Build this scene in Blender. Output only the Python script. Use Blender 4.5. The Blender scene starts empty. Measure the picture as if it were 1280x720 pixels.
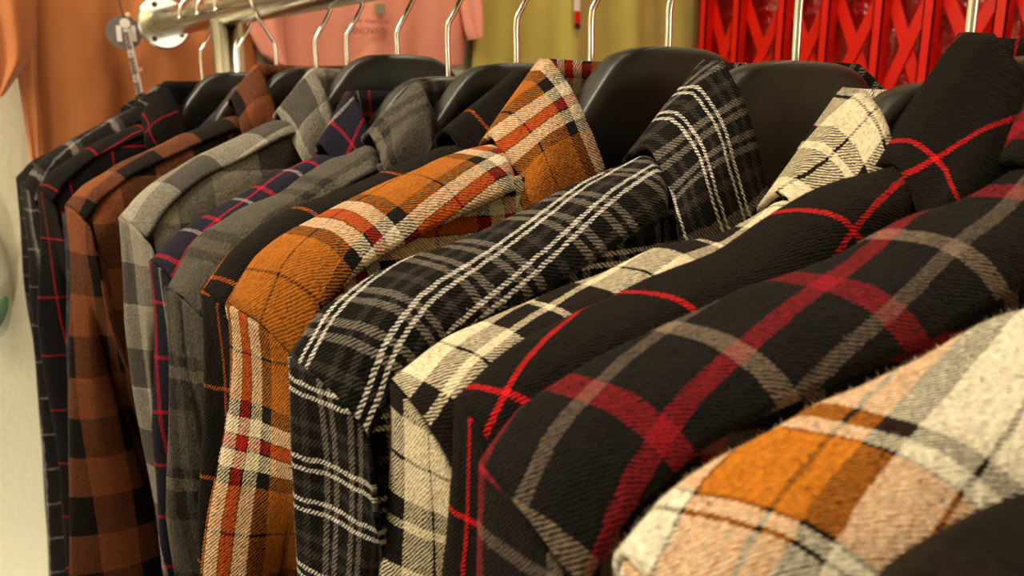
import bpy, bmesh, math, random
from mathutils import Vector, Matrix, noise
random.seed(7)
C = bpy.context.scene.collection
PI = math.pi
# ------------------------------------------------------------------ camera frame (1280x720)
F_PX = 1050.0; VP = (-140.0, 107.0)
pitch = math.atan((360 - VP[1]) / F_PX); yaw = math.atan((640 - VP[0]) * math.cos(pitch) / F_PX)
CAM = Vector((0, 0, 1.5))
fh = Vector((math.sin(yaw), math.cos(yaw), 0)); RT = Vector((math.cos(yaw), -math.sin(yaw), 0)); UZ = Vector((0, 0, 1))
FW = fh * math.cos(pitch) - UZ * math.sin(pitch); UP = fh * math.sin(pitch) + UZ * math.cos(pitch)
def ray(x, y): return FW + RT * ((x - 640) / F_PX) - UP * ((y - 360) / F_PX)
def on_y(x, y, Y): d = ray(x, y); return CAM + d * (Y / d.y)
def on_x(x, y, X): d = ray(x, y); return CAM + d * (X / d.x)
RX = 0.30            # rail x
RZ = CAM.z + 0.0785  # rail centre height
RR = 0.0175

# ------------------------------------------------------------------ colour / material helpers
def lin(h):
    h = h.lstrip('#'); o = []
    for i in (0, 2, 4):
        c = int(h[i:i+2], 16) / 255
        o.append(c / 12.92 if c <= 0.04045 else ((c + 0.055) / 1.055) ** 2.4)
    return (*o, 1)
class NT:
    def __init__(s, name):
        s.m = bpy.data.materials.new(name); s.m.use_nodes = True
        s.t = s.m.node_tree; s.t.nodes.clear()
        s.out = s.n('ShaderNodeOutputMaterial'); s.b = s.n('ShaderNodeBsdfPrincipled')
        s.l(s.b.outputs[0], s.out.inputs[0])
    def n(s, t, **k):
        o = s.t.nodes.new(t)
        for a, v in k.items(): setattr(o, a, v)
        return o
    def l(s, a, b): s.t.links.new(a, b)
    def math(s, op, a, b=None, c=None, clamp=False):
        o = s.n('ShaderNodeMath', operation=op); o.use_clamp = clamp
        for i, v in enumerate((a, b, c)):
            if v is None: continue
            if isinstance(v, (int, float)): o.inputs[i].default_value = v
            else: s.l(v, o.inputs[i])
        return o.outputs[0]
    def noise(s, vec, scale, detail=2, rough=.5):
        o = s.n('ShaderNodeTexNoise'); o.inputs['Scale'].default_value = scale
        o.inputs['Detail'].default_value = detail; o.inputs['Roughness'].default_value = rough
        if vec is not None: s.l(vec, o.inputs['Vector'])
        return o.outputs[0]
    def mix(s, f, a, b, blend='MIX'):
        o = s.n('ShaderNodeMix', data_type='RGBA', blend_type=blend)
        for sock, v in ((o.inputs[0], f), (o.inputs[6], a), (o.inputs[7], b)):
            if isinstance(v, (int, float)): sock.default_value = v
            elif isinstance(v, tuple): sock.default_value = v
            else: s.l(v, sock)
        return o.outputs[2]
    def bump(s, h, dist, strength=1):
        o = s.n('ShaderNodeBump'); o.inputs['Distance'].default_value = dist; o.inputs['Strength'].default_value = strength
        s.l(h, o.inputs['Height']); s.l(o.outputs[0], s.b.inputs['Normal'])
def simple(name, hexc, rough=.6, metal=0, spec=.5, var=0, vscale=20, bumpd=0, bscale=200, coat=0):
    k = NT(name); k.b.inputs['Roughness'].default_value = rough; k.b.inputs['Metallic'].default_value = metal
    k.b.inputs['Specular IOR Level'].default_value = spec; k.b.inputs['Coat Weight'].default_value = coat
    co = k.n('ShaderNodeTexCoord').outputs['Object']; c = lin(hexc)
    if var:
        f = k.noise(co, vscale, 3); a = tuple(x * (1 - var) for x in c[:3]) + (1,); b = tuple(min(1, x * (1 + var)) for x in c[:3]) + (1,)
        k.l(k.mix(f, a, b), k.b.inputs['Base Color'])
    else: k.b.inputs['Base Color'].default_value = c
    if bumpd: k.bump(k.noise(co, bscale, 3), bumpd)
    return k.m

def plaid(name, su, sv, pitch_mm=2.0, fuzz=.25, contrast=3.0, wob=.5, mute=.0, sheen=.05):
    """su / sv : lists of (width in mm, hex colour) - warp and weft stripe sequences"""
    k = NT(name)
    uv = k.n('ShaderNodeUVMap').outputs[0]
    nz = k.n('ShaderNodeTexNoise'); nz.inputs['Scale'].default_value = 160; nz.inputs['Detail'].default_value = 2
    k.l(uv, nz.inputs['Vector'])
    nz2 = k.n('ShaderNodeTexNoise'); nz2.inputs['Scale'].default_value = 700; nz2.inputs['Detail'].default_value = 1
    k.l(uv, nz2.inputs['Vector'])
    sp = k.n('ShaderNodeSeparateXYZ'); k.l(uv, sp.inputs[0])
    sc = k.n('ShaderNodeSeparateColor'); k.l(nz.outputs['Color'], sc.inputs[0])
    sc2 = k.n('ShaderNodeSeparateColor'); k.l(nz2.outputs['Color'], sc2.inputs[0])
    def axis(c, n1, n2, seq):
        per = sum(w for w, _ in seq)
        x = k.math('MULTIPLY', c, 1000.0)
        x = k.math('MULTIPLY_ADD', k.math('SUBTRACT', n1, .5), wob * 2.2, x)
        x = k.math('MULTIPLY_ADD', k.math('SUBTRACT', n2, .5), wob * 1.6, x)
        f = k.math('FRACT', k.math('DIVIDE', x, per))
        r = k.n('ShaderNodeValToRGB'); r.color_ramp.interpolation = 'CONSTANT'
        el = r.color_ramp.elements; acc = 0
        for i, (w, h) in enumerate(seq):
            e = el[i] if i < 1 else (el[1] if i == 1 else el.new(acc / per))
            e.position = acc / per; e.color = lin(h); acc += w
        if len(seq) == 1: el[1].color = lin(seq[0][1])
        k.l(f, r.inputs[0]); return r.outputs[0], x
    cu, xu = axis(sp.outputs[0], sc.outputs[0], sc2.outputs[0], su)
    cv, xv = axis(sp.outputs[1], sc.outputs[1], sc2.outputs[1], sv)
    d = k.math('FRACT', k.math('DIVIDE', k.math('ADD', xu, xv), pitch_mm))
    tri = k.math('ABSOLUTE', k.math('SUBTRACT', d, .5))            # 0..0.5
    m = k.math('MULTIPLY_ADD', k.math('SUBTRACT', tri, .25), contrast, .5)
    m = k.math('MULTIPLY_ADD', k.math('SUBTRACT', sc2.outputs[2], .5), fuzz * 3, m, clamp=True)
    m = k.math('MULTIPLY_ADD', m, 1 - mute, mute * .5)
    col = k.mix(m, cu, cv)
    val = k.math('MULTIPLY_ADD', sc2.outputs[0], .8, .38)
    val = k.math('MULTIPLY', val, k.math('MULTIPLY_ADD', sc.outputs[2], .4, .8))
    g = k.n('ShaderNodeCombineXYZ'); [k.l(val, g.inputs[i]) for i in range(3)]
    col = k.mix(1.0, col, g.outputs[0], 'MULTIPLY')
    k.l(col, k.b.inputs['Base Color'])
    k.b.inputs['Roughness'].default_value = .95; k.b.inputs['Specular IOR Level'].default_value = .08
    k.b.inputs['Sheen Weight'].default_value = sheen; k.b.inputs['Sheen Roughness'].default_value = .45
    k.b.inputs['Sheen Tint'].default_value = lin('#cdb9a0')
    h = k.math('MULTIPLY_ADD', m, .35, k.math('MULTIPLY', sc2.outputs[1], 1.0))
    h = k.math('ADD', h, k.math('MULTIPLY', sc.outputs[0], 1.2))
    k.bump(h, .0007, .9)
    return k.m

# ------------------------------------------------------------------ object helpers
def link(o, parent=None):
    C.objects.link(o)
    if parent is not None: o.parent = parent
    return o
def empty(name, loc, label, cat, group=None):
    o = bpy.data.objects.new(name, None); o.empty_display_size = .05; o.location = loc; link(o)
    o['label'] = label; o['category'] = cat
    if group: o['group'] = group
    return o
def obj(name, bm, mat, parent=None, smooth=True, loc=None):
    if loc is not None: bmesh.ops.translate(bm, verts=bm.verts, vec=-Vector(loc))
    me = bpy.data.meshes.new(name); bm.to_mesh(me); bm.free(); me.materials.append(mat)
    for p in me.polygons: p.use_smooth = smooth
    o = bpy.data.objects.new(name, me); link(o, parent)
    if parent is None and loc is not None: o.location = loc
    return o
def struct(name, bm, mat, smooth=False):
    o = obj(name, bm, mat, None, smooth); o['kind'] = 'structure'; return o
def box(bm, lo, hi, M=None):
    r = bmesh.ops.create_cube(bm, size=1)['verts']
    for v in r:
        v.co = Vector([(lo[i] + hi[i]) / 2 + v.co[i] * (hi[i] - lo[i]) for i in range(3)])
        if M: v.co = M @ v.co
    return r
def bevel(bm, w, seg=2):
    bmesh.ops.bevel(bm, geom=bm.edges[:], offset=w, segments=seg, affect='EDGES', profile=.5, clamp_overlap=True)
def tube(bm, pts, r, seg=12, cap=True):
    pts = [Vector(p) for p in pts]; n = len(pts); rings = []
    prev = None
    for i, p in enumerate(pts):
        t = (pts[min(i + 1, n - 1)] - pts[max(i - 1, 0)]).normalized()
        if prev is None:
            a = t.orthogonal().normalized()
        else:
            a = (prev - t * prev.dot(t)).normalized()
        prev = a; b = t.cross(a)
        rr = r[i] if isinstance(r, (list, tuple)) else r
        rings.append([bm.verts.new(p + (a * math.cos(q * 2 * PI / seg) + b * math.sin(q * 2 * PI / seg)) * rr) for q in range(seg)])
    for i in range(n - 1):
        for q in range(seg):
            bm.faces.new((rings[i][q], rings[i][(q + 1) % seg], rings[i + 1][(q + 1) % seg], rings[i + 1][q]))
    if cap:
        bm.faces.new(rings[0][::-1]); bm.faces.new(rings[-1])
def cr(P, n):
    """Catmull-Rom through tuples, n samples"""
    P = [Vector(p) for p in P]; out = []; m = len(P) - 1
    for i in range(n):
        t = i / (n - 1) * m; k = min(int(t), m - 1); f = t - k
        a, b, c, d = P[max(k - 1, 0)], P[k], P[k + 1], P[min(k + 2, m)]
        out.append(.5 * ((2 * b) + (c - a) * f + (2 * a - 5 * b + 4 * c - d) * f * f + (3 * b - a - 3 * c + d) * f ** 3))
    return out
def crc(P, n):
    P = [Vector(p) for p in P]; out = []; m = len(P)
    for i in range(n):
        t = i / n * m; k = int(t); f = t - k
        a, b, c, d = P[(k - 1) % m], P[k % m], P[(k + 1) % m], P[(k + 2) % m]
        out.append(.5 * ((2 * b) + (c - a) * f + (2 * a - 5 * b + 4 * c - d) * f * f + (3 * b - a - 3 * c + d) * f ** 3))
    return out
def lerp1(tab, x):
    """piecewise linear on sorted (x,y)"""
    if x <= tab[0][0]: return tab[0][1]
    for (x0, y0), (x1, y1) in zip(tab, tab[1:]):
        if x <= x1: return y0 + (y1 - y0) * (x - x0) / max(1e-9, x1 - x0)
    (x0, y0), (x1, y1) = tab[-2], tab[-1]
    return y1 + (y1 - y0) / max(1e-9, x1 - x0) * (x - x1)
def lerp1c(tab, x):
    return lerp1(tab, min(x, tab[-1][0]))
def sstep(a, b, x): t = max(0, min(1, (x - a) / (b - a))); return t * t * (3 - 2 * t)
def grid_obj(name, P, U, mat, parent, closed=False, thick=.0016, loc=None):
    """P[i][j] world points, U[i][j] uv; double sided cloth with real thickness"""
    bm = bmesh.new(); uvl = bm.loops.layers.uv.new('UVMap')
    nr, nc = len(P), len(P[0]); V = [[bm.verts.new(p) for p in row] for row in P]
    for i in range(nr - 1):
        for j in range(nc if closed else nc - 1):
            j2 = (j + 1) % nc
            try: f = bm.faces.new((V[i][j], V[i][j2], V[i + 1][j2], V[i + 1][j]))
            except ValueError: continue
            ju = j + 1
            us = (U[i][j], U[i][ju], U[i + 1][ju], U[i + 1][j])
            for lp, q in zip(f.loops, us): lp[uvl].uv = q
    o = obj(name, bm, mat, parent, True, loc)
    md = o.modifiers.new('cloth', 'SOLIDIFY'); md.thickness = thick; md.offset = 0
    return o

# ------------------------------------------------------------------ shirts
class Fr:   # local hanger frame: s toward the left shoulder tip, n toward the camera side, z up (0 = camera height)
    def __init__(f, y, skew):
        f.y = y; k = math.radians(skew); f.O = Vector((RX, y, CAM.z))
        f.d = Vector((-math.cos(k), math.sin(k), 0)); f.n = Vector((-math.sin(k), -math.cos(k), 0))
    def w(f, s, n, z): return f.O + f.d * s + f.n * n + UZ * z
    def px(f, x, y, n=0):
        r = ray(x, y); h = f.O + f.n * n - CAM; P = r * (h.dot(f.n) / r.dot(f.n)) + CAM - f.O
        return P.dot(f.d), P.z
def make_hanger(fr, h0, ridge, T, Tb, label, hook_flip=False, hook_dx=.0, stem_tilt=0.0, W=.2):
    loc = fr.O + Vector((0, 0, h0))
    t = empty('clothes_hanger', loc, label, 'hanger', 'black wide-shouldered hangers on the rail')
    ctl = [(0, h0), (.012, h0 - .0002), (.024, h0 - .0012), (.034, h0 - .0045), (.042, h0 - .0105), (.050, h0 - .020), (.060, h0 - .031), (.075, min(h0 - .040, ridge(.075) - .006))]
    for s in (.09, .11, .13, .15, W - .03, W - .012): ctl.append((s, ridge(s) - .006 - .004 * sstep(.15, W, s)))
    smax = W - .012
    bm = bmesh.new(); rings = []; N = 61; K = 28
    for i in range(N):
        s = -smax + 2 * smax * i / (N - 1); a = abs(s)
        zt = lerp1(ctl, a)
        zb = lerp1([(0, h0 - .085), (.04, h0 - .088), (.08, ridge(.08) - .050), (.13, ridge(.13) - .042), (W - .01, ridge(W - .02) - .034)], a)
        if a > smax - .012:
            e = math.sqrt(max(0, 1 - ((a - smax + .012) / .012) ** 2)); m = (zt + zb) / 2
            zt = m + (zt - m) * max(.15, e); zb = m + (zb - m) * max(.15, e)
        tf = lerp1([(0, .010), (.05, .0105), (.09, min(.016, T * .55)), (W, min(.019, T * .62))], a)
        tb = lerp1([(0, .010), (.05, .009), (.09, min(.009, Tb * .6)), (W, min(.010, Tb * .6))], a)
        zc, hh = (zt + zb) / 2, (zt - zb) / 2
        row = []
        for q in range(K):
            an = q / K * 2 * PI; c, sn = math.cos(an), math.sin(an)
            ex = .42
            nn = math.copysign(abs(c) ** ex, c); zz = math.copysign(abs(sn) ** ex, sn)
            row.append(bm.verts.new(fr.w(s, (tf if nn > 0 else tb) * nn, zc + hh * zz)))
        rings.append(row)
    for i in range(N - 1):
        for q in range(K): bm.faces.new((rings[i][q], rings[i][(q + 1) % K], rings[i + 1][(q + 1) % K], rings[i + 1][q]))
    bm.faces.new(rings[0]); bm.faces.new(rings[-1][::-1])
    bmesh.ops.recalc_face_normals(bm, faces=bm.faces)
    obj('hanger_body', bm, M_hanger, t, True, loc)
    # hook
    sg = 1 if hook_flip else -1      # local s sign of the side where the wire climbs past the rail
    R = RR + .0026; zc = RZ - CAM.z
    pts = [(0, h0 - .01), (0 + stem_tilt * .2, h0 + .006), (stem_tilt, .036), (sg * .004 + stem_tilt, .044), (sg * .014 + hook_dx, .060)]
    a0 = -40
    for k in range(15):
        an = math.radians(a0 + k * 16.5)
        pts.append((sg * R * math.cos(an) + hook_dx, zc + R * math.sin(an)))
    P3 = cr([(s, 0, z) for s, z in pts], 90)
    bm = bmesh.new(); tube(bm, [fr.w(p.x, 0, p.z) for p in P3], .0018, 10)
    e = P3[-1]; bmesh.ops.create_icosphere(bm, subdivisions=2, radius=.0028, matrix=Matrix.Translation(fr.w(e.x, 0, e.z)))
    obj('hook', bm, M_chrome, t, True, loc)
    return t

def add_fuzz(root, mat, count):
    '''short wool nap standing on the cloth, thin tapering fibres coloured like the cloth below them'''
    bpy.context.view_layer.update()
    bm = bmesh.new(); uvl = bm.loops.layers.uv.new('UVMap'); rr = random.Random(count + len(root.children))
    src = []
    for ch in root.children:
        if ch.name.split('.')[0] not in ('yoke', 'collar', 'sleeve', 'front_panel'): continue
        me = ch.data; ul = me.uv_layers[0].data
        for p in me.polygons:
            c = root.location + p.center
            d = c - CAM; x = d.dot(RT) / max(.01, d.dot(FW)) * F_PX + 640; y = 360 - d.dot(UP) / max(.01, d.dot(FW)) * F_PX
            if -40 < x < 1320 and -40 < y < 760 and (c.x < RX + .1): src.append((p.area, p, me, ul))
    tot = sum(a[0] for a in src); cum = []; acc = 0
    for a in src: acc += a[0]; cum.append(acc)
    import bisect
    for _ in range(count):
        a = src[min(len(src) - 1, bisect.bisect(cum, rr.random() * tot))]; p, me, ul = a[1:]
        w = [rr.random() + .01 for _ in p.vertices]; t = sum(w); w = [q / t for q in w]
        co = sum((me.vertices[v].co * q for v, q in zip(p.vertices, w)), Vector()); uv = [sum(ul[l].uv[k] * q for l, q in zip(p.loop_indices, w)) for k in (0, 1)]
        n = p.normal.copy(); L = rr.uniform(.0006, .0019)
        sdir = Vector((rr.gauss(0, 1), rr.gauss(0, 1), rr.gauss(0, 1))).normalized()
        for sg in (1, -1):
            b = co + n * sg * .0009; tip = b + (n * sg * .55 + sdir * .8).normalized() * L; mid = (b + tip) / 2 + sdir.cross(n) * L * .22
            sd = (tip - b).cross(Vector((rr.gauss(0, 1), rr.gauss(0, 1), rr.gauss(0, 1)))).normalized() * .00003
            v = [bm.verts.new(q) for q in (b - sd, b + sd, mid + sd, tip, mid - sd)]
            f = bm.faces.new(v)
            for lp in f.loops: lp[uvl].uv = uv
    o = obj('wool_nap', bm, mat, root, True); o['kind'] = 'stuff'

def make_shirt(key, label, mat, y, skew, T, Tb, h0, ridge_px, left_px, right_px=None, collar=None, uvo=None, hook=True, hlabel=None,
               seam=.028, collar_uv=(0, 0), hook_kw=None, amp=.0012, uni=1.0, zd=.040, drop=.9, csh=.3, rot=12, ush=0, fn=.35, fuzz=0, cdo=None, group=None):
    fr = Fr(y, skew)
    R = sorted([fr.px(*p) for p in ridge_px]); W = R[-1][0]
    zn = R[0][1] + .004
    tab = [(0, zn + .004), (.055, zn + .001)] + [q for q in R if q[0] > .06]
    def ridge(s):
        a = abs(s); e = .006
        return (lerp1(tab, a - e) + 2 * lerp1(tab, a) + lerp1(tab, min(a + e, W)) + lerp1(tab, a - e / 2) + lerp1(tab, min(a + e / 2, W))) / 6
    zT = ridge(W)
    ex = [(0, 0), (.182, 0)]; sx = .182
    while sx < W:
        ds = min(.001, W - sx); dz_ = ridge(sx + ds) - ridge(sx); ex.append((sx + ds, ex[-1][1] + math.hypot(ds, dz_) - ds)); sx += ds + 1e-9
    def arc(s_): return s_ + lerp1(ex, min(s_, W - 1e-6))
    sd = sum(map(ord, key)) * 1.37
    def nz(a, b, c=0, f=22): return noise.noise(Vector((a * f + sd, b * f, c * f + sd * .3)))
    def Tl(s): return T * (.62 + .38 * sstep(.055, .12, abs(s)))
    # arc table of the front profile
    def prof(s, q):
        """q: signed arclength from ridge (positive = camera side) -> (n, dz)"""
        TT = Tl(s) if q >= 0 else Tb; b = zd if q >= 0 else .04; L = abs(q)
        # ellipse quarter, numeric
        n0 = z0 = 0; acc = 0; K = 40; ep = .70 if q >= 0 else .9
        for i in range(1, K + 1):
            ps = i / K * PI / 2; n1 = TT * math.sin(ps) ** ep; z1 = -b * (1 - math.cos(ps) ** ep)
            dl = math.hypot(n1 - n0, z1 - z0)
            if acc + dl >= L:
                f = (L - acc) / dl; n, z = n0 + (n1 - n0) * f, z0 + (z1 - z0) * f; break
            acc += dl; n0, z0 = n1, z1
        else: n, z = TT, -b - (L - acc)
        return (n if q >= 0 else -n), z
    root = empty('flannel_shirt', fr.O + Vector((0, 0, -.02)), label, 'shirt', group or 'flannel shirts hanging on the rail')
    loc = root.location.copy()
    uo = dict(yoke=(0, 0), front=(0, 0), sleeve=(0, 0)); uo.update(uvo or {})
    sN = .058; sC = fr.px(*collar['B1'])[0] if collar and 'B1' in collar else (cdo['B1'][0] if cdo else .088); sC2 = fr.px(*collar['B2'], T * .85)[0] if collar and 'B2' in collar else sC - .006
    for sgn in (1, -1):
        # ---- yoke (shoulder piece over the ridge)
        P = []; U = []; NS = 70; NQ = 30
        for i in range(NS + 1):
            s = sN + (W - sN) * i / NS; zr = ridge(s); row = []; ur = []
            sm = seam * (.82 + .18 * sstep(.06, .13, s))
            for j in range(NQ + 1):
                q = -.035 + (sm + .035) * j / NQ
                n, dz = prof(s, q)
                w = amp * nz(s, q, 0, 30) + amp * .6 * nz(s, q, 3, 70)
                fl = .0012
                sq = sC + (sC2 - sC) * min(1, max(0, q) / (.85 * T)); ck = 1 - sstep(sq - .009, sq + .001, s); dz -= .008 * ck; n *= 1 - .22 * ck
                rnd = .003 * (sstep(W - .022, W, s) ** 2); sin_ = .010 * sstep(W - .05, W, s) * min(1, abs(q) / .034) ** 1.6
                row.append(fr.w(sgn * (s - sin_), n + (w + fl) * (1 if q > 0 else -1) * min(1, abs(q) / .01), zr + dz + w + .001 - rnd * min(1, abs(q) / .03)))
                cr_, sr_ = math.cos(math.radians(rot)), math.sin(math.radians(rot)); ar = arc(s) - .2; ur.append((.2 + ar * cr_ + q * (sr_ + ush) + uo['yoke'][0], -(s - .2) * sr_ + q * cr_ + uo['yoke'][1]))
            P.append(row); U.append(ur)
        grid_obj('yoke', P, U, mat, root, loc=loc, thick=.0022)
        # ---- front panel
        P = []; U = []; NS = 60; NZ = 70
        for i in range(NS + 1):
            s = .004 + (W - .002 - .004) * i / NS; row = []; ur = []
            zr = ridge(max(s, sN))
            q0 = seam * .80 if s > sN else seam * .8 + .075 * (1 - (s / sN) ** 2)
            for j in range(NZ + 1):
                q = q0 + (j / NZ) ** 1.4 * (.70 - q0)
                n, dz = prof(max(s, sN), q)
                dn = max(0, -dz - .05)
                edge = sstep(W - .05, W, s)
                ss = s - edge * .03 * sstep(.0, .18, dn) - .010 * edge
                fold = (nz(s, 0, 5, 26) * .010 + nz(s, 0, 9, 60) * .004) * sstep(.02, .25, dn)
                n -= .0014 + .0016 * sstep(0, .02, q - q0) + edge * T * .55 * sstep(0, .12, dn)
                row.append(fr.w(sgn * ss, n + fold + amp * nz(s, q, 7, 28), zr * 1 + dz))
                ur.append((s + uo['front'][0], -(zr * .0 + dz) * 1.0 + uo['front'][1] - zr))
            P.append(row); U.append(ur)
        grid_obj('front_panel', P, U, mat, root, loc=loc)
        # ---- sleeve
        LT = sorted([(-z, s) for s, z in [fr.px(*p) for p in left_px]])
        def s_out(z):
            v = lerp1c(LT, -z) if -z > LT[0][0] else W + (LT[0][1] - W) * max(0, (zT - z)) / max(1e-4, zT + LT[0][0])
            return v
        if right_px:
            RTb = sorted([(-z, s) for s, z in [fr.px(p[0], p[1], T * fn) for p in right_px]])
            def s_in(z): return lerp1c(RTb, -z) if -z > RTb[0][0] else W + (RTb[0][1] - W) * max(0, (zT - z)) / max(1e-4, zT + RTb[0][0])
        else:
            def s_in(z): return s_out(z) - .010 - .06 * sstep(0, .3, zT - z)
        def arm(q, ds=0):
            n, dz = prof(W, q); rnd = .003 * min(1, abs(q) / .03)
            return (W - ds + .0008 - .010 * min(1, abs(q) / .034) ** 1.6, n * 1.03, zT + dz - rnd + .0010)
        A = [arm(0), arm(seam * .5), arm(seam * .95), arm(seam + .022, .004), (W - .03, .2 * T, zT - .15), (W - .012, -Tb, zT - .06)]
        zB = zT - .60
        bot = [(0, zB), (0, zB), (0, zB), (0, zB), (0, zB), (0, zB)]
        NJ = 76; NR = 48; P = []; U = []
        for j in range(NJ + 1):
            t = j / NJ; t2 = t ** 1.25
            ring = []
            for k in range(6):
                a = A[k]; z = a[2] + (zB - a[2]) * t2
                so, si = s_out(z), s_in(z)
                if k == 0: s, n = so, -.002
                elif k == 1: s, n = (so + si) / 2, T * (fn * .75 + .12)
                elif k == 2: s, n = si, T * fn
                elif k == 3: s, n = si - .004, -.10 * Tb
                elif k == 4: s, n = si - .022, -.6 * Tb
                else: s, n = min(so - .010, si + .0), -Tb
                bl = sstep(0, .12, a[2] - z)
                wv = .0035 * nz(z * .5, k * .13, 2, 18) * sstep(0, .1, t)
                ring.append((a[0] + (s - a[0]) * bl + wv, a[1] + (n - a[1]) * bl + wv, z))
            rp = crc(ring, NR)
            if j == 0:
                cA = crc(A, NR); qs = [(0, 0), (NR / 6, seam * .5), (NR / 3, seam * .95), (NR / 2, seam + .022)]
                dA = [(Vector(arm(lerp1(qs, q))) - cA[q] + Vector((0, .0006, .0003))) if q <= NR // 2 else Vector() for q in range(NR)]
            wA = 1 - sstep(0, .10, t)
            rp = [p + d_ * wA for p, d_ in zip(rp, dA)]
            # crisp front crease: pull samples near control 2
            row = [fr.w(sgn * p.x, p.y + amp * .8 * nz(p.x, p.z, 11 + p.y * 9, 30), p.z) for p in rp]
            acc = [0]
            for q in range(NR): acc.append(acc[-1] + (row[(q + 1) % NR] - row[q]).length)
            ref = acc[NR // 6]
            ur = []
            for q in range(NR + 1):
                zz = rp[q % NR].z
                ur.append((acc[q] - ref + uo['sleeve'][0], (zT - zz) + uo['sleeve'][1]))
            P.append(row); U.append(ur)
        grid_obj('sleeve', P, U, mat, root, closed=True, loc=loc)
    # ---- back panel
    P = []; U = []; NS = 60; NZ = 24
    for i in range(NS + 1):
        s = -W + .002 + (2 * W - .004) * i / NS; row = []; ur = []
        zr = ridge(max(abs(s), sN))
        for j in range(NZ + 1):
            q = -(.028 + (j / NZ) ** 1.3 * .67)
            n, dz = prof(max(abs(s), sN), q); dn = max(0, -dz - .05); edge = sstep(W - .05, W, abs(s))
            ss = s * (1 - .12 * edge * sstep(0, .18, dn))
            row.append(fr.w(ss, n + .001 + edge * Tb * .6 * sstep(0, .12, dn) + .003 * nz(s, 0, 15, 20) * sstep(0, .2, dn), zr + dz)); ur.append((s, -dz))
        P.append(row); U.append(ur)
    grid_obj('back_panel', P, U, mat, root, loc=loc)
    # ---- collar: stand + folded leaf, one continuous band round the neck
    cd = dict(A=(.062, h0 - .006), B1=(.092, None), B2=(.078, None), F=(.028, -.045)); 
    if collar:
        for kx, n in (('A', 0), ('B1', 0), ('B2', T * .85), ('F', T * .9)):
            if kx in collar:
                q = collar[kx]
                cd[kx] = fr.px(q[0], q[1], n)
    if cdo: cd.update(cdo)
    sA, zA = cd['A']; sB, zB1 = cd['B1']; sB2, zB2 = cd['B2']; sF, zF = cd['F']
    if zB1 is None: zB1 = ridge(sB)
    if zB2 is None: zB2 = ridge(sB2) - .03
    bk = collar.get('bk', 0) if collar else 0
    fold = [(0, -.026, zA + .000 + bk), (sA * .62, -.024, zA + .001 + bk * .6), (sA * .94, -.012, zA + .001), (sA, 0, zA), (sA + (sF - sA) * .33, T * .38, zA + (zF - zA) * .30), (sA + (sF - sA) * .68, T * .68, zA + (zF - zA) * .66), (sF, T * .92, zF)]
    outer = [(0, -.034, zA - .040), (sA * .75, -.032, zA - .042), (sB * .93, -.018, zB1 - .004), (sB, .000, zB1 + .004),
             (sB + (sB2 - sB) * .5 + .001, T * .62 + .002, (zB1 + zB2) / 2 + .001), (sB2, T * 1.03, zB2), (sB2 * .62 + sF * .38 - .002, T * 1.16 + .002, zB2 - .030)]
    base = [(0, -.022, zA - .040), (sA * .55, -.020, zA - .038), (sA * .80, -.010, zA - .034), (sA * .88, .002, zA - .030), (sA * .80, T * .35, zA - .045), (sF + (sA - sF) * .35, T * .6, zF - .012), (sF - .004, T * .80, zF - .016)]
    NT_ = 60; f1 = cr(fold[:4], NT_ // 2 + 1)[:-1] + cr(fold[3:], NT_ // 2); o1, b1 = cr(outer, NT_), cr(base, NT_)
    P = []; U = []; NL = 16; NB = 6
    us = [0]
    for i in range(1, NT_): us.append(us[-1] + (f1[i] - f1[i - 1]).length)
    rows = []
    for i in range(NT_):
        a, b, c = f1[i], o1[i], b1[i]; row = []; ur = []
        for j in range(NB, 0, -1):
            g = j / NB; p = a + (c - a) * g; row.append(p); ur.append((us[i], -g * .03))
        out = Vector((b.x - a.x, b.y - a.y, 0))
        ll = (b - a).length
        for j in range(NL + 1):
            g = j / NL; p = a + (b - a) * g
            bulge = math.sin(PI * g) * (.0008 + .0035 * sstep(.5, .8, i / NT_))
            od = Vector((1.0 if i > NT_ * .35 else .2, -.6 if i < NT_ * .35 else .55, .35)).normalized()
            p = p + od * bulge + Vector((.0, .0, amp * .5 * nz(us[i], g * .05, 21, 40)))
            row.append(p); ur.append((us[i] , g * ll))
        rows.append((row, ur))
    allr = [([Vector((-p.x, p.y, p.z)) for p in r], [(-q[0], q[1]) for q in u]) for r, u in rows[:0:-1]] + rows
    P = [[fr.w(p.x, p.y, p.z) for p in r] for r, u in allr]
    U = [[(q[0] + csh * q[1] + collar_uv[0], q[1] + collar_uv[1]) for q in u] for r, u in allr]
    grid_obj('collar', P, U, mat, root, loc=loc, thick=.0024)
    if fuzz: add_fuzz(root, mat, fuzz)
    if hook:
        make_hanger(fr, h0, ridge, T, Tb, hlabel or 'black wide-shouldered hanger with a chrome hook', W=W, **(hook_kw or {}))
    return root, fr

#MATERIALS
M_chrome = simple('polished_steel', '#e8e2d6', .16, 1)
M_rail = simple('brushed_steel', '#c9c4b4', .2, 1, var=.06, vscale=30)
def hanger_mat():
    k = NT('black_hanger_plastic'); k.b.inputs['Base Color'].default_value = lin('#15120f')
    k.b.inputs['Roughness'].default_value = .3; k.b.inputs['Specular IOR Level'].default_value = .5
    co = k.n('ShaderNodeTexCoord').outputs['Object']
    r = k.math('MULTIPLY_ADD', k.noise(co, 60, 4), .22, .24); k.l(r, k.b.inputs['Roughness'])
    k.bump(k.noise(co, 900, 2), .00008, .6); return k.m
M_hanger = hanger_mat()

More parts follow.
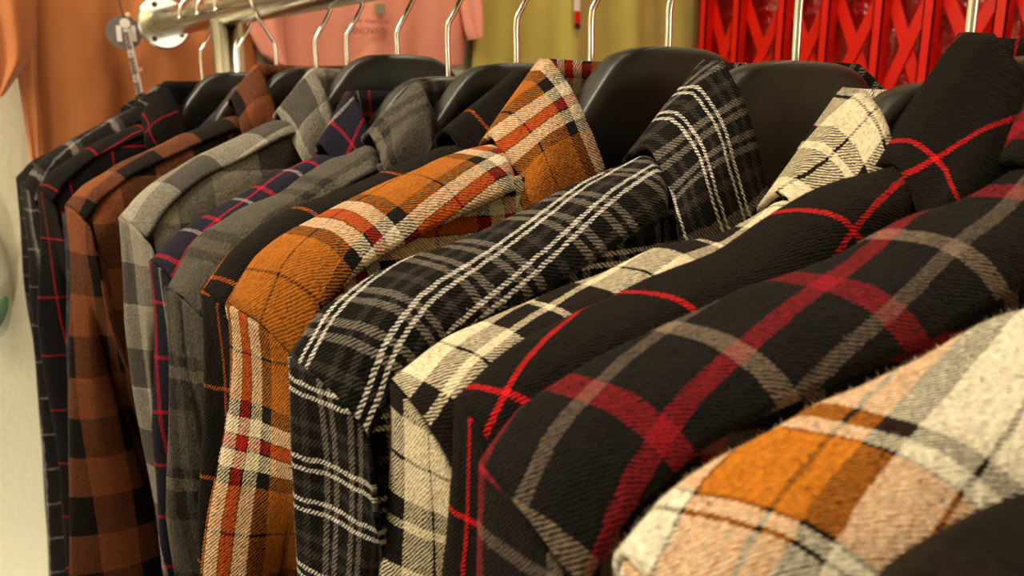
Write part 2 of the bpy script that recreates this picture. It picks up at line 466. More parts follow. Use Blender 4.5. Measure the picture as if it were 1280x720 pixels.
#SETTS
K0 = '#15110f'; W0 = '#d9cfc0'
m_I = plaid('orange_plaid', [(17, '#a8611c'), (1.0, K0), (17, '#a8611c'), (6, K0), (6, '#dccbab'), (.7, K0), (4.6, '#a81c14'), (.7, K0), (6, '#dccbab'), (6, K0)],
            [(17, '#a8611c'), (1.0, K0), (17, '#a8611c'), (6, K0), (6, '#dccbab'), (.7, K0), (4.6, '#a81c14'), (.7, K0), (6, '#dccbab'), (6, K0)], 1.5, .22, contrast=2.2)
JK, JG, JW, JH = '#110f0c', '#3c3631', '#ece4d8', '#7f766c'
m_J = plaid('black_white_plaid', [(2.8, JH), (2.2, JK), (2.8, JH), (6.2, JK), (2.8, JH), (2.2, JK), (2.8, JH), (6, JK), (3, JG), (6.2, JK)],
            [(1.5, JW), (2, '#100d0b'), (1.5, JW), (3.2, JK), (2.6, JG), (3.2, JK), (1.5, JW), (2, '#100d0b'), (1.5, JW), (7, JK), (2.6, JG), (3, JK), (2.6, JG), (3.8, JK)], 1.6, .25)
KC, KD = '#e6d6b4', '#1b1512'
m_K = plaid('cream_black_plaid', [(12.5, KC), (1.0, KD), (12.5, KC), (13, KD), (2.5, KC), (13, KD)], [(11.5, KC), (1.0, KD), (11.5, KC), (6.5, KD), (2.8, KC), (12, KD)], 1.35, .2)
m_L = plaid('black_red_windowpane', [(40.7, '#15100e'), (1.8, '#e01820')], [(46.2, '#15100e'), (1.8, '#e01820')], 1.3, .15)
MR, MT, MC = '#8f1622', '#857360', '#171413'
m_M = plaid('charcoal_red_plaid', [(7, MR), (24.5, MC), (5, MT), (20, MC)], [(3.6, '#6d5f52'), (15, MC), (5, MR), (11.4, MC)], 1.3, .3)
NO, NW, NK = '#c4741e', '#e4dac0', '#241810'
m_N = plaid('tan_cream_plaid', [(30, NW), (5, NK), (3.5, NW), (.9, NK), (22, NO), (.9, NK), (3.5, NW), (.9, NK), (28, NW)],
            [(2.5, NW), (.8, NK), (12, NO), (1, NK), (4.5, NO), (6, NK), (11.5, NW), (1.2, NK), (9, NW)], 1.25, .12)
m_D = plaid('rust_buffalo_check', [(29, '#80492c'), (29, '#17110e')], [(33, '#80492c'), (33, '#17110e')], 1.5, .5, mute=.2)
m_E = plaid('grey_buffalo_check', [(30, '#9b9384'), (28, '#4c4742')], [(26, '#9b9384'), (26, '#4c4742'), (3, '#aaa292')], 1.5, .5, mute=.3)
m_F = plaid('navy_red_plaid', [(16, '#1f1e2b'), (2.4, '#b81830'), (9, '#1f1e2b'), (2.2, '#a09a94')], [(20, '#1f1e2b'), (2.4, '#b81830'), (10, '#1f1e2b')], 1.4, .3)
m_G = plaid('dark_grey_fuzzy_plaid', [(34, '#554f46'), (6, '#2b2724'), (5, '#554f46'), (5, '#2b2724')], [(30, '#524d44'), (6, '#2a2623'), (6, '#6a6256'), (16, '#2a2623')], 1.6, .8, mute=.5, wob=2)
m_H = plaid('black_orange_windowpane', [(40, '#14100e'), (1.8, '#b5551c')], [(38, '#14100e'), (1.8, '#b5551c')], 1.5, .3)
m_C = plaid('black_fine_red_windowpane', [(44, '#130f0e'), (1.7, '#b81524')], [(56, '#130f0e'), (1.7, '#b81524')], 1.5, .3)
m_B = plaid('black_grey_ombre_plaid', [(5, '#8f877e'), (30, '#1d1918'), (5, '#4a4541')], [(22, '#1f1b1a'), (2, '#8a837a'), (16, '#1a1716')], 1.5, .7, mute=.4, wob=2)
m_A = plaid('black_thin_grey_check', [(20, '#181413'), (1.2, '#6d655c')], [(20, '#181413'), (1.2, '#6d655c')], 1.5, .3)
m_Dp = plaid('slate_blue_flannel', [(18, '#2a2a32'), (10, '#3c3c46')], [(18, '#26262e'), (10, '#44444c')], 1.5, .5, mute=.4)
m_O = plaid('dark_charcoal_flannel', [(30, '#15110d'), (12, '#221a13')], [(30, '#120e0b'), (12, '#1d1610')], 1.6, .5)

#SHIRTS
def hy(x, y):     # rail position of a hook stem seen at this pixel
    return on_x(x, y, RX).y
SH = [
 dict(key='A', label='plain black shirt with faint thin grey lines, farthest on the rail, nearest the wall flange', mat=m_A, y=1.035, skew=0, T=.026, Tb=.014, h0=.004,
      ridge_px=[(170,130),(130,155),(75,185),(40,203),(22,224)], left_px=[(19,245),(25,300),(35,370),(45,430),(55,560),(62,720)],
      collar=dict(A=(178,118)), hlabel='farthest black hanger, inside the plain black shirt by the wall flange'),
 dict(key='B', label='black shirt with blurred grey-white stripes, second from the far wall end of the rail', mat=m_B, y=.965, skew=0, T=.024, Tb=.014, h0=.006,
      ridge_px=[(172,135),(110,166),(60,194),(38,217),(30,236)], left_px=[(32,290),(40,380),(50,500),(58,620),(63,720)],
      collar=dict(A=(196,108)), hlabel='black hanger inside the grey-white striped shirt near the far end'),
 dict(key='C', label='black shirt with fine red windowpane lines, left of the rust brown check shirt', mat=m_C, y=.901, skew=0, T=.034, Tb=.014, h0=.014,
      ridge_px=[(167,160),(120,180),(80,206),(58,222),(48,240)], left_px=[(46,262),(50,400),(58,471),(72,570),(80,660),(84,720)],
      collar=dict(A=(205,104), B1=(178,150), B2=(182,185), F=(232,162)), uvo=dict(yoke=(-.02,.018), sleeve=(.0,.012)), collar_uv=(.012,.020),
      hlabel='black hanger with its neck showing inside the fine red-lined black shirt'),
 dict(key='P', label='slate blue grey shirt, only a sleeve edge showing behind the rust brown check shirt', mat=m_Dp, y=.795, skew=0, T=.022, Tb=.014, h0=.008,
      ridge_px=[(250,182),(180,206),(120,236),(95,252),(80,272)], left_px=[(77,290),(82,360),(84,430),(90,560),(95,720)],
      collar=dict(A=(290,124)), hlabel='black hanger inside the slate blue shirt, its hook bent toward the camera side', hook_kw=dict(hook_flip=True)),
 dict(key='D', label='rust brown and black buffalo check shirt, the brown one near the far end', mat=m_D, y=.702, skew=0, T=.036, Tb=.014, h0=.015,
      ridge_px=[(280,150),(220,175),(150,207),(112,230),(94,243),(84,262)], left_px=[(85,290),(90,440),(88,560),(88,640),(92,720)],
      right_px=[(100,330),(125,445),(144,510),(167,576),(190,650),(204,712)],
      collar=dict(A=(322,83), B1=(290,130), B2=(302,172), F=(346,150)), collar_uv=(.02,.006), uvo=dict(yoke=(.0,.014), sleeve=(.012,.0)),
      hlabel='black hanger with its neck showing inside the rust brown check shirt'),
 dict(key='E', fuzz=4000, label='light grey and dark grey buffalo check shirt beside the rust brown one', mat=m_E, y=.556, skew=0, T=.034, Tb=.014, h0=.022,
      ridge_px=[(345,152),(300,174),(240,202),(190,234),(165,256),(152,278)], left_px=[(148,310),(155,400),(165,450),(180,560),(195,640),(207,720)],
      right_px=[(165,330),(182,400),(192,500),(205,600),(222,720)],
      collar=dict(A=(392,89), B1=(348,150), B2=(376,206), F=(416,158)), uvo=dict(yoke=(.0,.012)), collar_uv=(.01,.018), 
      hlabel='black hanger with a tall rounded neck inside the light grey check shirt'),
 dict(key='F', label='navy shirt with red lines and a white-edged collar, between the two grey shirts', mat=m_F, y=.487, skew=0, T=.030, Tb=.014, h0=.006,
      ridge_px=[(400,197),(340,225),(300,249),(250,277),(213,303),(190,332)], left_px=[(183,345),(184,440),(191,540),(200,600),(210,720)],
      collar=dict(A=(438,118), B1=(402,190), F=(463,178)), hlabel='black hanger inside the navy and red shirt'),
 dict(key='G', fuzz=5000, label='dark grey fuzzy shirt with a crumpled collar, next to the black and orange lined shirt', mat=m_G, y=.411, skew=0, T=.036, Tb=.014, h0=.013,
      ridge_px=[(462,186),(380,225),(300,268),(250,302),(226,332),(210,368)], left_px=[(204,392),(207,440),(212,560),(214,650),(222,720)],
      collar=dict(A=(526,106), B1=(462,176), B2=(474,214), F=(538,184)), amp=.003, 
      hlabel='black hanger with its neck showing inside the dark grey fuzzy shirt'),
 dict(key='H', fuzz=4000, label='black shirt with thin orange windowpane lines behind the bright orange plaid shirt', mat=m_H, y=.345, skew=0, T=.026, Tb=.014, h0=.012,
      ridge_px=[(545,190),(470,225),(380,260),(310,302),(275,337),(256,372)], left_px=[(250,400),(250,470),(250,540),(250,640),(252,720)],
      collar=dict(A=(660,88), B1=(560,176), F=(700,170)), hlabel='black hanger inside the black and orange lined shirt'),
 dict(key='I', fuzz=9000, label='bright orange plaid shirt with red, white and black stripes', mat=m_I, y=.290, skew=0, T=.038, Tb=.012, h0=.018,
      ridge_px=[(615,186),(560,202),(500,227),(430,260),(370,292),(325,322),(303,350),(290,396)], left_px=[(285,415),(270,460),(256,540),(252,590),(250,640),(255,720)],
      right_px=[(301,415),(313,455),(327,545),(331,644),(333,720)],
      collar=dict(A=(687,78), B1=(616,184), B2=(640,300), F=(752,210)), rot=15, ush=-.12, csh=.4, seam=.037, uvo=dict(yoke=(.0035,.003), sleeve=(.0585,.003), front=(0,0)), collar_uv=(.0097,-.012), hlabel='black hanger with its neck showing inside the bright orange plaid shirt'),
 dict(key='J', fuzz=14000, label='black shirt with bold white and grey tartan lines, between the orange and cream plaid shirts', mat=m_J, y=.219, skew=4, T=.036, Tb=.012, h0=.010,
      ridge_px=[(810,197),(720,236),(640,281),(560,318),(487,341),(443,367),(407,395),(380,425),(368,462)], left_px=[(366,490),(365,520),(366,580),(366,650),(372,720)],
      right_px=[(392,490),(411,520),(415,578),(418,622),(411,720)],
      collar=dict(A=(902,80), B1=(808,198), B2=(836,300), F=(955,245)), rot=15, seam=.036, uvo=dict(yoke=(-.1914,.013), sleeve=(.003,.01)), collar_uv=(.0,-.0144), hlabel='black hanger with a broad shiny neck inside the black and white tartan shirt'),
 dict(key='K', fuzz=12000, label='cream and dark brown plaid shirt with big cream squares', mat=m_K, y=.150, skew=14, T=.030, Tb=.012, h0=.002,
      ridge_px=[(985,256),(900,302),(826,316),(756,349),(713,366),(664,387),(615,407),(560,434),(515,463),(494,490)], left_px=[(480,535),(466,605),(460,660),(457,720)],
      right_px=[(520,520),(555,560),(560,640),(560,720)],
      collar=dict(A=(1080,118), B1=(980,260), F=(1116,205)), rot=15, seam=.031, uvo=dict(yoke=(-.176,.015), sleeve=(.0071,-.0052)), collar_uv=(-.002,.009), hlabel='black hanger with its neck half hidden behind the tall black collar'),
 dict(key='L', fuzz=14000, label='black shirt with thin bright red lines and a tall pointed collar', mat=m_L, y=.116, skew=16, T=.026, Tb=.012, h0=.010,
      ridge_px=[(1114,220),(1035,239),(981,271),(946,297),(900,327),(817,360),(771,381),(719,402),(642,445),(600,475),(574,515)], left_px=[(560,545),(537,610),(530,670),(525,720)],
      right_px=[(600,600),(612,660),(610,720)],
      collar=dict(A=(1240,46), B1=(1116,222), B2=(1142,330), F=(1312,190)), rot=25, csh=.5, uvo=dict(yoke=(-.1584,.0346), sleeve=(.0473,.02)), collar_uv=(-.0387,.0071), hlabel='black hanger at the right edge inside the black shirt with bright red lines'),
 dict(key='M', fuzz=16000, label='charcoal shirt with broad dark red and tan stripes', mat=m_M, y=.083, skew=17, T=.034, Tb=.010, h0=.010,
      ridge_px=[(1280,221),(1210,262),(1139,285),(1097,304),(1052,329),(960,362),(860,405),(774,442),(743,463),(700,490),(655,515),(625,555),(607,602)], left_px=[(596,630),(588,660),(580,720)],
      right_px=[(680,650),(700,690),(705,720)], cdo=dict(A=(.046, .004), B1=(.064, None), B2=(.052, None), F=(.020, -.05)), seam=.034, rot=18, uvo=dict(yoke=(-.1345,-.009), sleeve=(.022,.0235)), hlabel='black hanger holding up the charcoal and dark red shirt'),
 dict(key='N', fuzz=10000, label='tan, orange and cream plaid shirt, the brightest at the lower right', mat=m_N, y=.040, skew=17, T=.036, Tb=.010, h0=.010,
      ridge_px=[(1280,402),(1210,435),(1130,480),(1050,515),(985,550),(915,585),(880,605),(842,632),(810,672),(785,720)], left_px=[(775,760),(765,800),(760,900)],
      seam=.036, rot=20, ush=.10, uvo=dict(yoke=(-.137,.0), sleeve=(.07,0), front=(0,.012)), hlabel='black hanger holding up the tan and cream plaid shirt'),
 dict(key='O', label='dark charcoal brown shirt, a blurred dark corner at the lower right', mat=m_O, y=.0, skew=14, T=.020, Tb=.010, h0=.010,
      ridge_px=[(1400,600),(1280,657),(1210,688),(1150,722),(1100,770),(1080,830)], left_px=[(1070,860),(1060,900),(1060,1000)],
      hlabel='black hanger holding up the dark charcoal brown shirt'),
]
for s in SH: make_shirt(**s)
# one more hanger squeezed between the rust and grey shirts
frx = Fr(.640, 0)
make_hanger(frx, .006, lambda s: -.035 - .5 * max(0, abs(s) - .06), .03, .014, 'bare black hanger squeezed between the rust brown and light grey check shirts', W=.16)

#RAIL
rail = empty('clothes_rail', (RX, 1.04, 0), 'round steel clothes rail on posts, screwed to the far wall with a round flange', 'clothes rail')
rl = Vector((RX, 1.04, 0)); YW = 1.262; YF = 1.186
bm = bmesh.new(); tube(bm, [(RX, YF - .004, RZ), (RX, -.62, RZ)], RR, 48); obj('rail_tube', bm, M_rail, rail, True, rl)
cy = hy(284, 45)
def post(y):
    bm = bmesh.new(); tube(bm, [(RX, y, .012), (RX, y, RZ - RR * .6)], RR * .95, 40); p = obj('post', bm, M_rail, rail, True, rl)
    bm = bmesh.new(); tube(bm, [(RX, y, 0), (RX, y, .006), (RX, y, .012)], [.055, .055, .045], 40); obj('foot_plate', bm, M_rail, p, False, rl)
post(cy); post(-.55)
bm = bmesh.new(); tube(bm, [(RX, YW + .001, RZ), (RX, YF - .0002, RZ), (RX, YF, RZ), (RX, YF - .005, RZ), (RX, YF - .0065, RZ)], [.020, .020, .0325, .0325, .0305], 56)
fl = obj('wall_flange', bm, M_rail, rail, False, rl)
for a in (115, 235, -35):
    c = Vector((RX + .0245 * math.cos(math.radians(a)), YF - .0060, RZ + .0245 * math.sin(math.radians(a))))
    bm = bmesh.new(); tube(bm, [c, c + Vector((0, -.0012, 0))], .0034, 16); obj('screw', bm, simple('dark_screw', '#4a4238', .4, 1), fl, False, rl)

#BACKGROUND
def cloth_mat(name, hexc, var=.12, sheen=.15):
    k = NT(name); co = k.n('ShaderNodeTexCoord').outputs['Object']; c = lin(hexc)
    a = tuple(x * (1 - var) for x in c[:3]) + (1,); b = tuple(min(1, x * (1 + var)) for x in c[:3]) + (1,)
    k.l(k.mix(k.noise(co, 25, 4), a, b), k.b.inputs['Base Color']); k.b.inputs['Roughness'].default_value = .92
    k.b.inputs['Specular IOR Level'].default_value = .1; k.b.inputs['Sheen Weight'].default_value = sheen
    k.bump(k.noise(co, 800, 2), .0004, .6); return k.m
YT = 1.236   # plane of the garments hanging on the far wall
def panel(name, L, R, mat, parent, loc, Y=YT, depth=.016, folds=((3, .006, 0),), N=40, Mr=44, back=.010, tilt=0):
    """garment panel: left / right outlines as (px, py) lists -> closed pillow in front of the wall"""
    Lp = [on_y(x, y, Y) for x, y in L]; Rp = [on_y(x, y, Y) for x, y in R]
    Lc, Rc = cr(Lp, Mr), cr(Rp, Mr)
    bm = bmesh.new(); F = []; B = []
    for i in range(Mr):
        fr_, br_ = [], []
        for j in range(N + 1):
            g = j / N; p = Lc[i].lerp(Rc[i], g)
            pil = (1 - abs(2 * g - 1) ** 3.0)
            fo = sum(am * math.sin(2 * PI * (fq * g + ph + .10 * math.sin(i / Mr * 2.6 + fq))) for fq, am, ph in folds)
            fo += .003 * noise.noise(Vector((p.x * 14, p.z * 6, 3)))
            q = p + Vector((0, -(depth + fo) * pil - tilt * g, 0)); fr_.append(bm.verts.new(q))
            br_.append(bm.verts.new(p + Vector((0, back * pil + .001, 0))))
        F.append(fr_); B.append(br_)
    for i in range(Mr - 1):
        for j in range(N):
            bm.faces.new((F[i][j], F[i][j + 1], F[i + 1][j + 1], F[i + 1][j])); bm.faces.new((B[i][j], B[i + 1][j], B[i + 1][j + 1], B[i][j + 1]))
        bm.faces.new((F[i][0], F[i + 1][0], B[i + 1][0], B[i][0])); bm.faces.new((F[i][N], B[i][N], B[i + 1][N], F[i + 1][N]))
    for i in (0, Mr - 1):
        for j in range(N):
            vs = (F[i][j], B[i][j], B[i][j + 1], F[i][j + 1]); bm.faces.new(vs if i == 0 else vs[::-1])
    bmesh.ops.recalc_face_normals(bm, faces=bm.faces)
    return obj(name, bm, mat, parent, True, loc)
m_brown = cloth_mat('rust_orange_cotton', '#ae6a3c'); m_pink = cloth_mat('salmon_pink_cotton', '#dc9078'); m_olive = cloth_mat('olive_cotton', '#b0a050')
# brown tee
bl = on_y(190, 100, YT)
tee = empty('t_shirt', bl, 'rust orange t-shirt hanging on the far wall behind the rail flange', 'shirt', 't-shirts hanging on the far wall')
panel('shirt_body', [(35, -150), (20, -60), (28, 40), (42, 130), (48, 200), (60, 420)], [(330, -150), (345, -60), (322, 40), (322, 100), (318, 200), (315, 420)], m_brown, tee, bl,
      folds=((1.6, .010, .1), (3.7, .005, .4), (7, .002, 0)))
panel('sleeve', [(-70, -60), (-50, 20), (-38, 80), (-30, 118), (-26, 132)], [(44, -60), (46, 20), (44, 66), (22, 96), (6, 118)], m_brown, tee, bl, Y=YT - .022, depth=.020, folds=((1.2, .006, .2), (2.6, .004, .6)))
panel('sleeve', [(8, 30), (16, 60), (24, 110), (30, 150), (36, 190), (42, 240)], [(42, 30), (46, 64), (46, 100), (49, 140), (50, 190), (52, 240)], m_brown, tee, bl, Y=YT - .018, depth=.012, folds=((1, .004, .3),))
# pink tee
pl_ = on_y(470, 20, YT)
tee2 = empty('t_shirt', pl_, 'salmon pink t-shirt with faint lettering hanging on the far wall', 'shirt', 't-shirts hanging on the far wall')
body2 = panel('shirt_body', [(350, -120), (345, -40), (346, 20), (344, 60), (342, 90)], [(585, -120), (580, -40), (584, 20), (582, 50), (578, 82)], m_pink, tee2, pl_,
      folds=((2.2, .006, .2), (6, .0022, .4)))
panel('sleeve', [(300, -60), (302, 0), (310, 35), (318, 52), (326, 66)], [(352, -60), (352, 0), (354, 40), (357, 66), (360, 88)], m_pink, tee2, pl_, Y=YT - .016, depth=.014, folds=((1.3, .005, .3),))
panel('sleeve', [(572, -60), (574, -10), (578, 20), (582, 40), (586, 50)], [(600, -60), (602, -10), (603, 20), (603, 36), (602, 46)], m_pink, tee2, pl_, Y=YT - .016, depth=.014, folds=((1.0, .004, .3),))
def text_part(name, body, loc, size, mat, parent, ploc, rot=(PI / 2, 0, 0), depth=.0006, spacing=1.0):
    cu = bpy.data.curves.new(name, 'FONT'); cu.body = body; cu.size = size; cu.extrude = depth; cu.align_x = 'CENTER'; cu.align_y = 'CENTER'; cu.space_character = spacing
    t = bpy.data.objects.new('tmp', cu); C.objects.link(t); bpy.context.view_layer.update()
    me = bpy.data.meshes.new_from_object(t); bpy.data.objects.remove(t)
    me.materials.clear(); me.materials.append(mat); me.name = name
    Mx = Matrix.Translation(Vector(loc) - Vector(ploc)) @ Matrix.Rotation(rot[2], 4, 'Z') @ Matrix.Rotation(rot[1], 4, 'Y') @ Matrix.Rotation(rot[0], 4, 'X')
    me.transform(Mx); o = bpy.data.objects.new(name, me); link(o, parent); return o
mp = simple('faded_print', '#a8604c', .9)
Yf = YT - .0285
c = on_y(460, 39, Yf); text_part('printed_lettering', 'INNOVATE', c, .0145, mp, tee2, pl_, spacing=1.0)
c = on_y(463, 27, Yf); text_part('printed_lettering', 'NEW  STANDARD', c, .0078, mp, tee2, pl_, spacing=1.0)
c = on_y(475, 11, Yf); bm = bmesh.new(); box(bm, c - Vector((.0085, .001, .0075)), c + Vector((.0085, .001, .0075))); bevel(bm, .0006); obj('printed_patch', bm, simple('grey_green_print', '#8d8262', .9), tee2, False, pl_)
# olive garment
ol = on_y(735, 20, YT)
tee3 = empty('t_shirt', ol, 'olive green t-shirt with vertical folds hanging beside the red folding gate', 'shirt', 't-shirts hanging on the far wall')
panel('shirt_body', [(606, -160), (598, -60), (596, 0), (592, 60), (585, 160), (580, 300)], [(880, -160), (878, -60), (876, 0), (876, 60), (876, 160), (874, 300)], m_olive, tee3, ol,
      folds=((3.5, .009, .1), (8, .004, .3)), N=80)
# hang tag on olive
def tagmat(n, h): return simple(n, h, .5)
tl = on_y(722, 8, YT - .034); tg = empty('hang_tag', tl, 'small white, red and black hang tag on the olive t-shirt', 'tag')
def tagbox(nm, y0, y1, mat, par, hw=.0062):
    a, b = on_y(722, y0, YT - .034), on_y(722, y1, YT - .034); bm = bmesh.new()
    box(bm, (a.x - hw, a.y - .001, b.z), (a.x + hw, a.y + .001, a.z)); bevel(bm, .0005); obj(nm, bm, mat, par, False, tl)
tagbox('tag_card', -30, 14, tagmat('white_card', '#e6d6cc'), tg); tagbox('tag_band', 14.2, 29, tagmat('red_card', '#cf1410'), tg); tagbox('tag_tip', 29.2, 36, tagmat('black_card', '#2a2118'), tg)
# round badge and printed ribbon on the rust tee
Yb = YT - .036
bc = on_y(155, 41, Yb); bd = empty('hang_tag', bc, 'round grey hang tag with white marks and a lettered ribbon on the rust orange t-shirt', 'tag')
g_grey = simple('grey_card', '#6f665f', .55); g_white = simple('white_print', '#e8ddd4', .6)
bm = bmesh.new(); tube(bm, [bc + Vector((0, .0012, 0)), bc + Vector((0, -.0012, 0))], .0212, 48); obj('tag_disc', bm, g_grey, bd, False, bc)
hc = on_y(156, 29, Yb - .0018); bm = bmesh.new(); tube(bm, [hc, hc + Vector((0, -.0008, 0))], .0062, 28); obj('round_mark', bm, g_white, bd, False, bc)
for px_ in (149, 167):
    a = on_y(px_, 42, Yb - .0018); bm = bmesh.new(); box(bm, a + Vector((-.0030, -.0005, -.0098)), a + Vector((.0030, .0005, .0098)), None); bevel(bm, .0003); obj('bar_mark', bm, g_white, bd, False, bc)
p0, p1 = on_y(158, 36, Yb - .003), on_y(177, 128, Yb - .003)
dv = (p1 - p0); ang = math.atan2(dv.x, -dv.z); L_ = dv.length; mid = (p0 + p1) / 2
Mx = Matrix.Translation(mid) @ Matrix.Rotation(-ang, 4, 'Y')
bm = bmesh.new(); box(bm, (-.0042, -.0006, -L_ / 2), (.0042, .0006, L_ / 2), Mx); obj('ribbon', bm, simple('ribbon_white', '#dccfc6', .7), bd, False, bc)
g_txt = simple('ribbon_ink', '#6a5d58', .7)
text_part('ribbon_lettering', 'BANK \u2022 BANK \u2022 BANK', mid + Vector((-.0024, -.0012, -.0005)), .0088, g_txt, bd, bc, rot=(PI / 2, PI / 2 - ang, 0), depth=.0003)
tp = on_y(147, -20, Yb); bm = bmesh.new(); tube(bm, cr([tp, on_y(150, 5, Yb), on_y(155, 22, Yb - .002)], 14), .0011, 8); obj('tag_string', bm, simple('dark_cord', '#4a2a18', .8), bd, True, bc)
for q in ((160, 19), (175.5, 88)):
    a = on_y(q[0], q[1], Yb - .001); bm = bmesh.new(); bmesh.ops.create_uvsphere(bm, u_segments=16, v_segments=10, radius=.0034, matrix=Matrix.Translation(a) @ Matrix.Diagonal((1, .5, 1, 1)))
    obj('bead', bm, simple('peach_bead', '#efb894', .4), bd, True, bc)
# decoration at the left edge
dl = on_y(-16, 345, YW - .012)
dec = empty('wall_decoration', dl, 'pale grey-green round wall decoration with a dark green leaf at the left edge', 'decoration')
bm = bmesh.new(); bmesh.ops.create_uvsphere(bm, u_segments=32, v_segments=20, radius=1, matrix=Matrix.Translation(dl) @ Matrix.Diagonal((.026, .010, .085, 1))); obj('disc', bm, simple('pale_green_glaze', '#b9bda4', .5), dec, True, dl)
lf = on_y(-4, 394, YW - .026); bm = bmesh.new(); bmesh.ops.create_uvsphere(bm, u_segments=24, v_segments=14, radius=1, matrix=Matrix.Translation(lf) @ Matrix.Rotation(math.radians(28), 4, 'Y') @ Matrix.Diagonal((.010, .003, .027, 1))); obj('leaf', bm, simple('dark_green_leaf', '#4f6a48', .6), dec, True, dl)

# red folding gate on the right side opening
XG = 1.34
gate = empty('folding_gate', (XG, .6, 0), 'red painted folding metal gate with cross lattice at the right', 'gate')
gl = Vector((XG, .6, 0))
def redmat():
    k = NT('red_gloss_paint'); co = k.n('ShaderNodeTexCoord').outputs['Object']
    k.l(k.mix(k.noise(co, 14, 4), lin('#c01206'), lin('#dc1a0c')), k.b.inputs['Base Color']); k.b.inputs['Roughness'].default_value = .28
    k.bump(k.noise(co, 120, 3), .0006, .5); return k.m
m_red = redmat()
ys = [on_x(x, 30, XG).y for x in (882, 923, 979, 1034, 1100, 1163, 1253)]
ys = sorted(ys); sp_ = (ys[-1] - ys[0]) / (len(ys) - 1)
while ys[0] > -.35: ys.insert(0, ys[0] - sp_)
while ys[-1] < YW - .02 - sp_: ys.append(ys[-1] + sp_)
for y in ys:
    bm = bmesh.new()
    box(bm, (XG - .010, y - .009, .03), (XG - .007, y + .009, 2.15)); box(bm, (XG - .010, y - .009, .03), (XG + .012, y - .0065, 2.15)); box(bm, (XG - .010, y + .0065, .03), (XG + .012, y + .009, 2.15))
    obj('channel_bar', bm, m_red, gate, False, gl)
H_ = .21
zs = [RZ - .02 + H_ * k for k in range(-3, 3)]
for i in range(len(ys) - 1):
    for z0 in zs:
        for sg in (1, -1):
            a = Vector((XG + .013 + sg * .002, ys[i], z0 - sg * H_ / 2)); b = Vector((XG + .013 + sg * .002, ys[i + 1], z0 + sg * H_ / 2))
            d = (b - a); ln = d.length; an = math.atan2(d.z, d.y); M4 = Matrix.Translation((a + b) / 2) @ Matrix.Rotation(an, 4, 'X')
            bm = bmesh.new(); box(bm, (-.0015, -ln / 2 - .006, -.010), (.0015, ln / 2 + .006, .010), M4); obj('cross_bar', bm, m_red, gate, False, gl)
# glossy red sheet behind the gate
def sheetmat():
    k = NT('red_plastic_sheet'); co = k.n('ShaderNodeTexCoord').outputs['Object']
    k.b.inputs['Base Color'].default_value = lin('#a80e06'); k.b.inputs['Roughness'].default_value = .22
    k.bump(k.noise(co, 26, 4), .012, .8); return k.m
bm = bmesh.new(); NY, NZ_ = 60, 30; g = []
for i in range(NY + 1):
    r_ = []
    for j in range(NZ_ + 1):
        y = -.4 + 1.65 * i / NY; z = .02 + 2.15 * j / NZ_
        r_.append(bm.verts.new((XG + .065 + .012 * math.sin(y * 2 * PI / sp_) + .006 * noise.noise(Vector((y * 9, z * 5, 0))), y, z)))
    g.append(r_)
for i in range(NY):
    for j in range(NZ_): bm.faces.new((g[i][j], g[i + 1][j], g[i + 1][j + 1], g[i][j + 1]))
sh = obj('plastic_sheet', bm, sheetmat(), None, True, Vector((XG + .065, .4, 0))); sh['label'] = 'crinkled glossy red plastic sheet hanging behind the folding gate'; sh['category'] = 'sheet'
sm = sh.modifiers.new('t', 'SOLIDIFY'); sm.thickness = .002

#ROOM
m_wall = simple('cream_wall_paint', '#dcd7b8', .85, var=.04, vscale=3, bumpd=.0006, bscale=120)
m_floor = simple('grey_floor', '#8a8070', .5, var=.1, vscale=6); m_ceil = simple('ceiling_white', '#e6dfcc', .9, var=.03)
def wallbox(name, lo, hi, mat):
    bm = bmesh.new(); box(bm, lo, hi); return struct(name, bm, mat)
wallbox('wall_back', (-2.0, YW, 0), (1.62, YW + .1, 2.8), m_wall)
wallbox('wall_right', (1.50, -2.4, 0), (1.60, YW, 2.8), m_wall)
bm = bmesh.new()
for lo, hi in (((-2.0, -2.4, 0), (-1.9, YW, .5)), ((-2.0, -2.4, 1.6), (-1.9, YW, 2.8)), ((-2.0, -2.4, .5), (-1.9, -.1, 1.6)), ((-2.0, 1.0, .5), (-1.9, YW, 1.6))): box(bm, lo, hi)
struct('wall_left', bm, m_wall)
bm = bmesh.new()  # added window frame, out of frame, around the side light
for lo, hi in (((-1.98, -.1, .5), (-1.92, -.06, 1.6)), ((-1.98, .96, .5), (-1.92, 1.0, 1.6)), ((-1.98, -.06, .5), (-1.92, .96, .54)), ((-1.98, -.06, 1.56), (-1.92, .96, 1.6)), ((-1.97, .43, .54), (-1.93, .47, 1.56))): box(bm, lo, hi)
struct('added_window_1', bm, simple('added_window_white', '#e4e0d4', .5))
wd = bpy.data.lights.new('added_side_light', 'AREA'); wd.shape = 'RECTANGLE'; wd.size = 1.0; wd.size_y = 1.0; wd.energy = 12; wd.color = (1, .95, .84)  # added area light outside that window, brightens the far wall's left
wo = bpy.data.objects.new('added_side_light', wd); wo.location = (-2.05, .45, 1.05); wo.rotation_euler = (0, -PI / 2, 0); link(wo)
wallbox('wall_front', (-1.9, -2.5, 0), (1.5, -2.4, 2.8), m_wall)
wallbox('floor', (-2.0, -2.5, -.1), (1.62, YW + .1, 0), m_floor)
wallbox('ceiling', (-2.0, -2.5, 2.8), (1.62, YW + .1, 2.9), m_ceil)

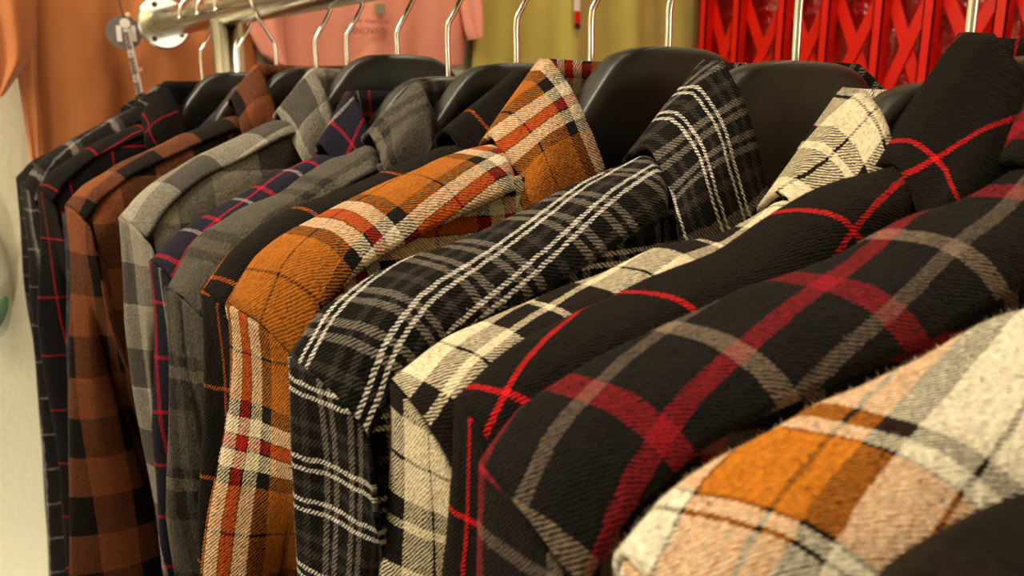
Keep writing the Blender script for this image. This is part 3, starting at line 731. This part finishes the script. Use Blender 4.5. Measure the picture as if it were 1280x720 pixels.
#LIGHTS
def lamp(x, y, z, sx, sy, pw, col, rot=(0, 0, 0)):
    d = bpy.data.lights.new('tube_light', 'AREA'); d.shape = 'RECTANGLE'; d.size = sx; d.size_y = sy; d.energy = pw; d.color = col
    o = bpy.data.objects.new('tube_light', d); o.location = (x, y, z); o.rotation_euler = rot; link(o); return o
WARM = (1.0, .88, .70)
lamp(-.35, .60, 2.72, .9, .16, 17, WARM)
lamp(.85, .45, 2.72, .16, 1.0, 12, WARM)
lamp(-1.0, 1.0, 2.72, .9, .16, 40, WARM)  # added ceiling lamp close to the far wall, lifts its left part
# added window and light behind the camera, unseen, for reflections on the hangers
bm = bmesh.new()
for lo, hi in (((.3, -2.40, .9), (.34, -2.36, 2.1)), ((1.36, -2.40, .9), (1.40, -2.36, 2.1)), ((.34, -2.40, .9), (1.36, -2.36, .94)), ((.34, -2.40, 2.06), (1.36, -2.36, 2.1))): box(bm, lo, hi)
struct('added_window_2', bm, simple('added_window_dark', '#5a5248', .5))
fl_ = bpy.data.lights.new('added_front_light', 'AREA'); fl_.shape = 'RECTANGLE'; fl_.size = 1.0; fl_.size_y = 1.1; fl_.energy = 14; fl_.color = (1, .97, .92)
fo = bpy.data.objects.new('added_front_light', fl_); fo.location = (.85, -2.37, 1.5); fo.rotation_euler = (PI / 2, 0, 0); link(fo)
# added spotlight, out of frame, to brighten the far wall at the left
sl = Vector((-.30, .80, 0)); spt = empty('added_floor_spot', sl, 'added small black floor spotlight, out of frame, brightening the cream wall left of the rail', 'added lamp')
tgt = Vector((.03, YW, 1.0)); dd = (tgt - Vector((-.30, .80, .2))).normalized()
bm = bmesh.new(); tube(bm, [sl, sl + Vector((0, 0, .015))], .06, 32); obj('base', bm, M_hanger, spt, False, sl)
bm = bmesh.new(); tube(bm, [sl + Vector((0, 0, .015)), sl + Vector((0, 0, .17))], .008, 16); obj('stem', bm, M_hanger, spt, True, sl)
h_ = sl + Vector((0, 0, .2)); bm = bmesh.new(); tube(bm, [h_ - dd * .05, h_ - dd * .03, h_ + dd * .045], [.02, .04, .045], 32); obj('added_spot_housing', bm, M_hanger, spt, True, sl)
sd_ = bpy.data.lights.new('wall_fill_spot', 'SPOT'); sd_.energy = 36; sd_.color = (1, .93, .8); sd_.spot_size = math.radians(75); sd_.spot_blend = .9; sd_.shadow_soft_size = .04
so = bpy.data.objects.new('wall_fill_spot', sd_); so.location = h_ + dd * .06; so.rotation_euler = dd.to_track_quat('-Z', 'Y').to_euler(); link(so)
w = bpy.data.worlds.new('World'); bpy.context.scene.world = w; w.use_nodes = True
w.node_tree.nodes['Background'].inputs[0].default_value = (1, .9, .75, 1); w.node_tree.nodes['Background'].inputs[1].default_value = .10

#CAMERA
cd_ = bpy.data.cameras.new('camera'); cam = bpy.data.objects.new('camera', cd_); link(cam)
cd_.sensor_width = 36; cd_.lens = F_PX / 1280 * 36; cd_.clip_start = .01
cam.matrix_world = Matrix.Translation(CAM) @ Matrix((RT, UP, -FW)).transposed().to_4x4()
cd_.dof.use_dof = True; cd_.dof.focus_distance = .34; cd_.dof.aperture_fstop = 18
bpy.context.scene.camera = cam
vs = bpy.context.scene.view_settings; vs.view_transform = 'Standard'; vs.look = 'None'; vs.gamma = 1; vs.use_curve_mapping = False; vs.exposure = -.2
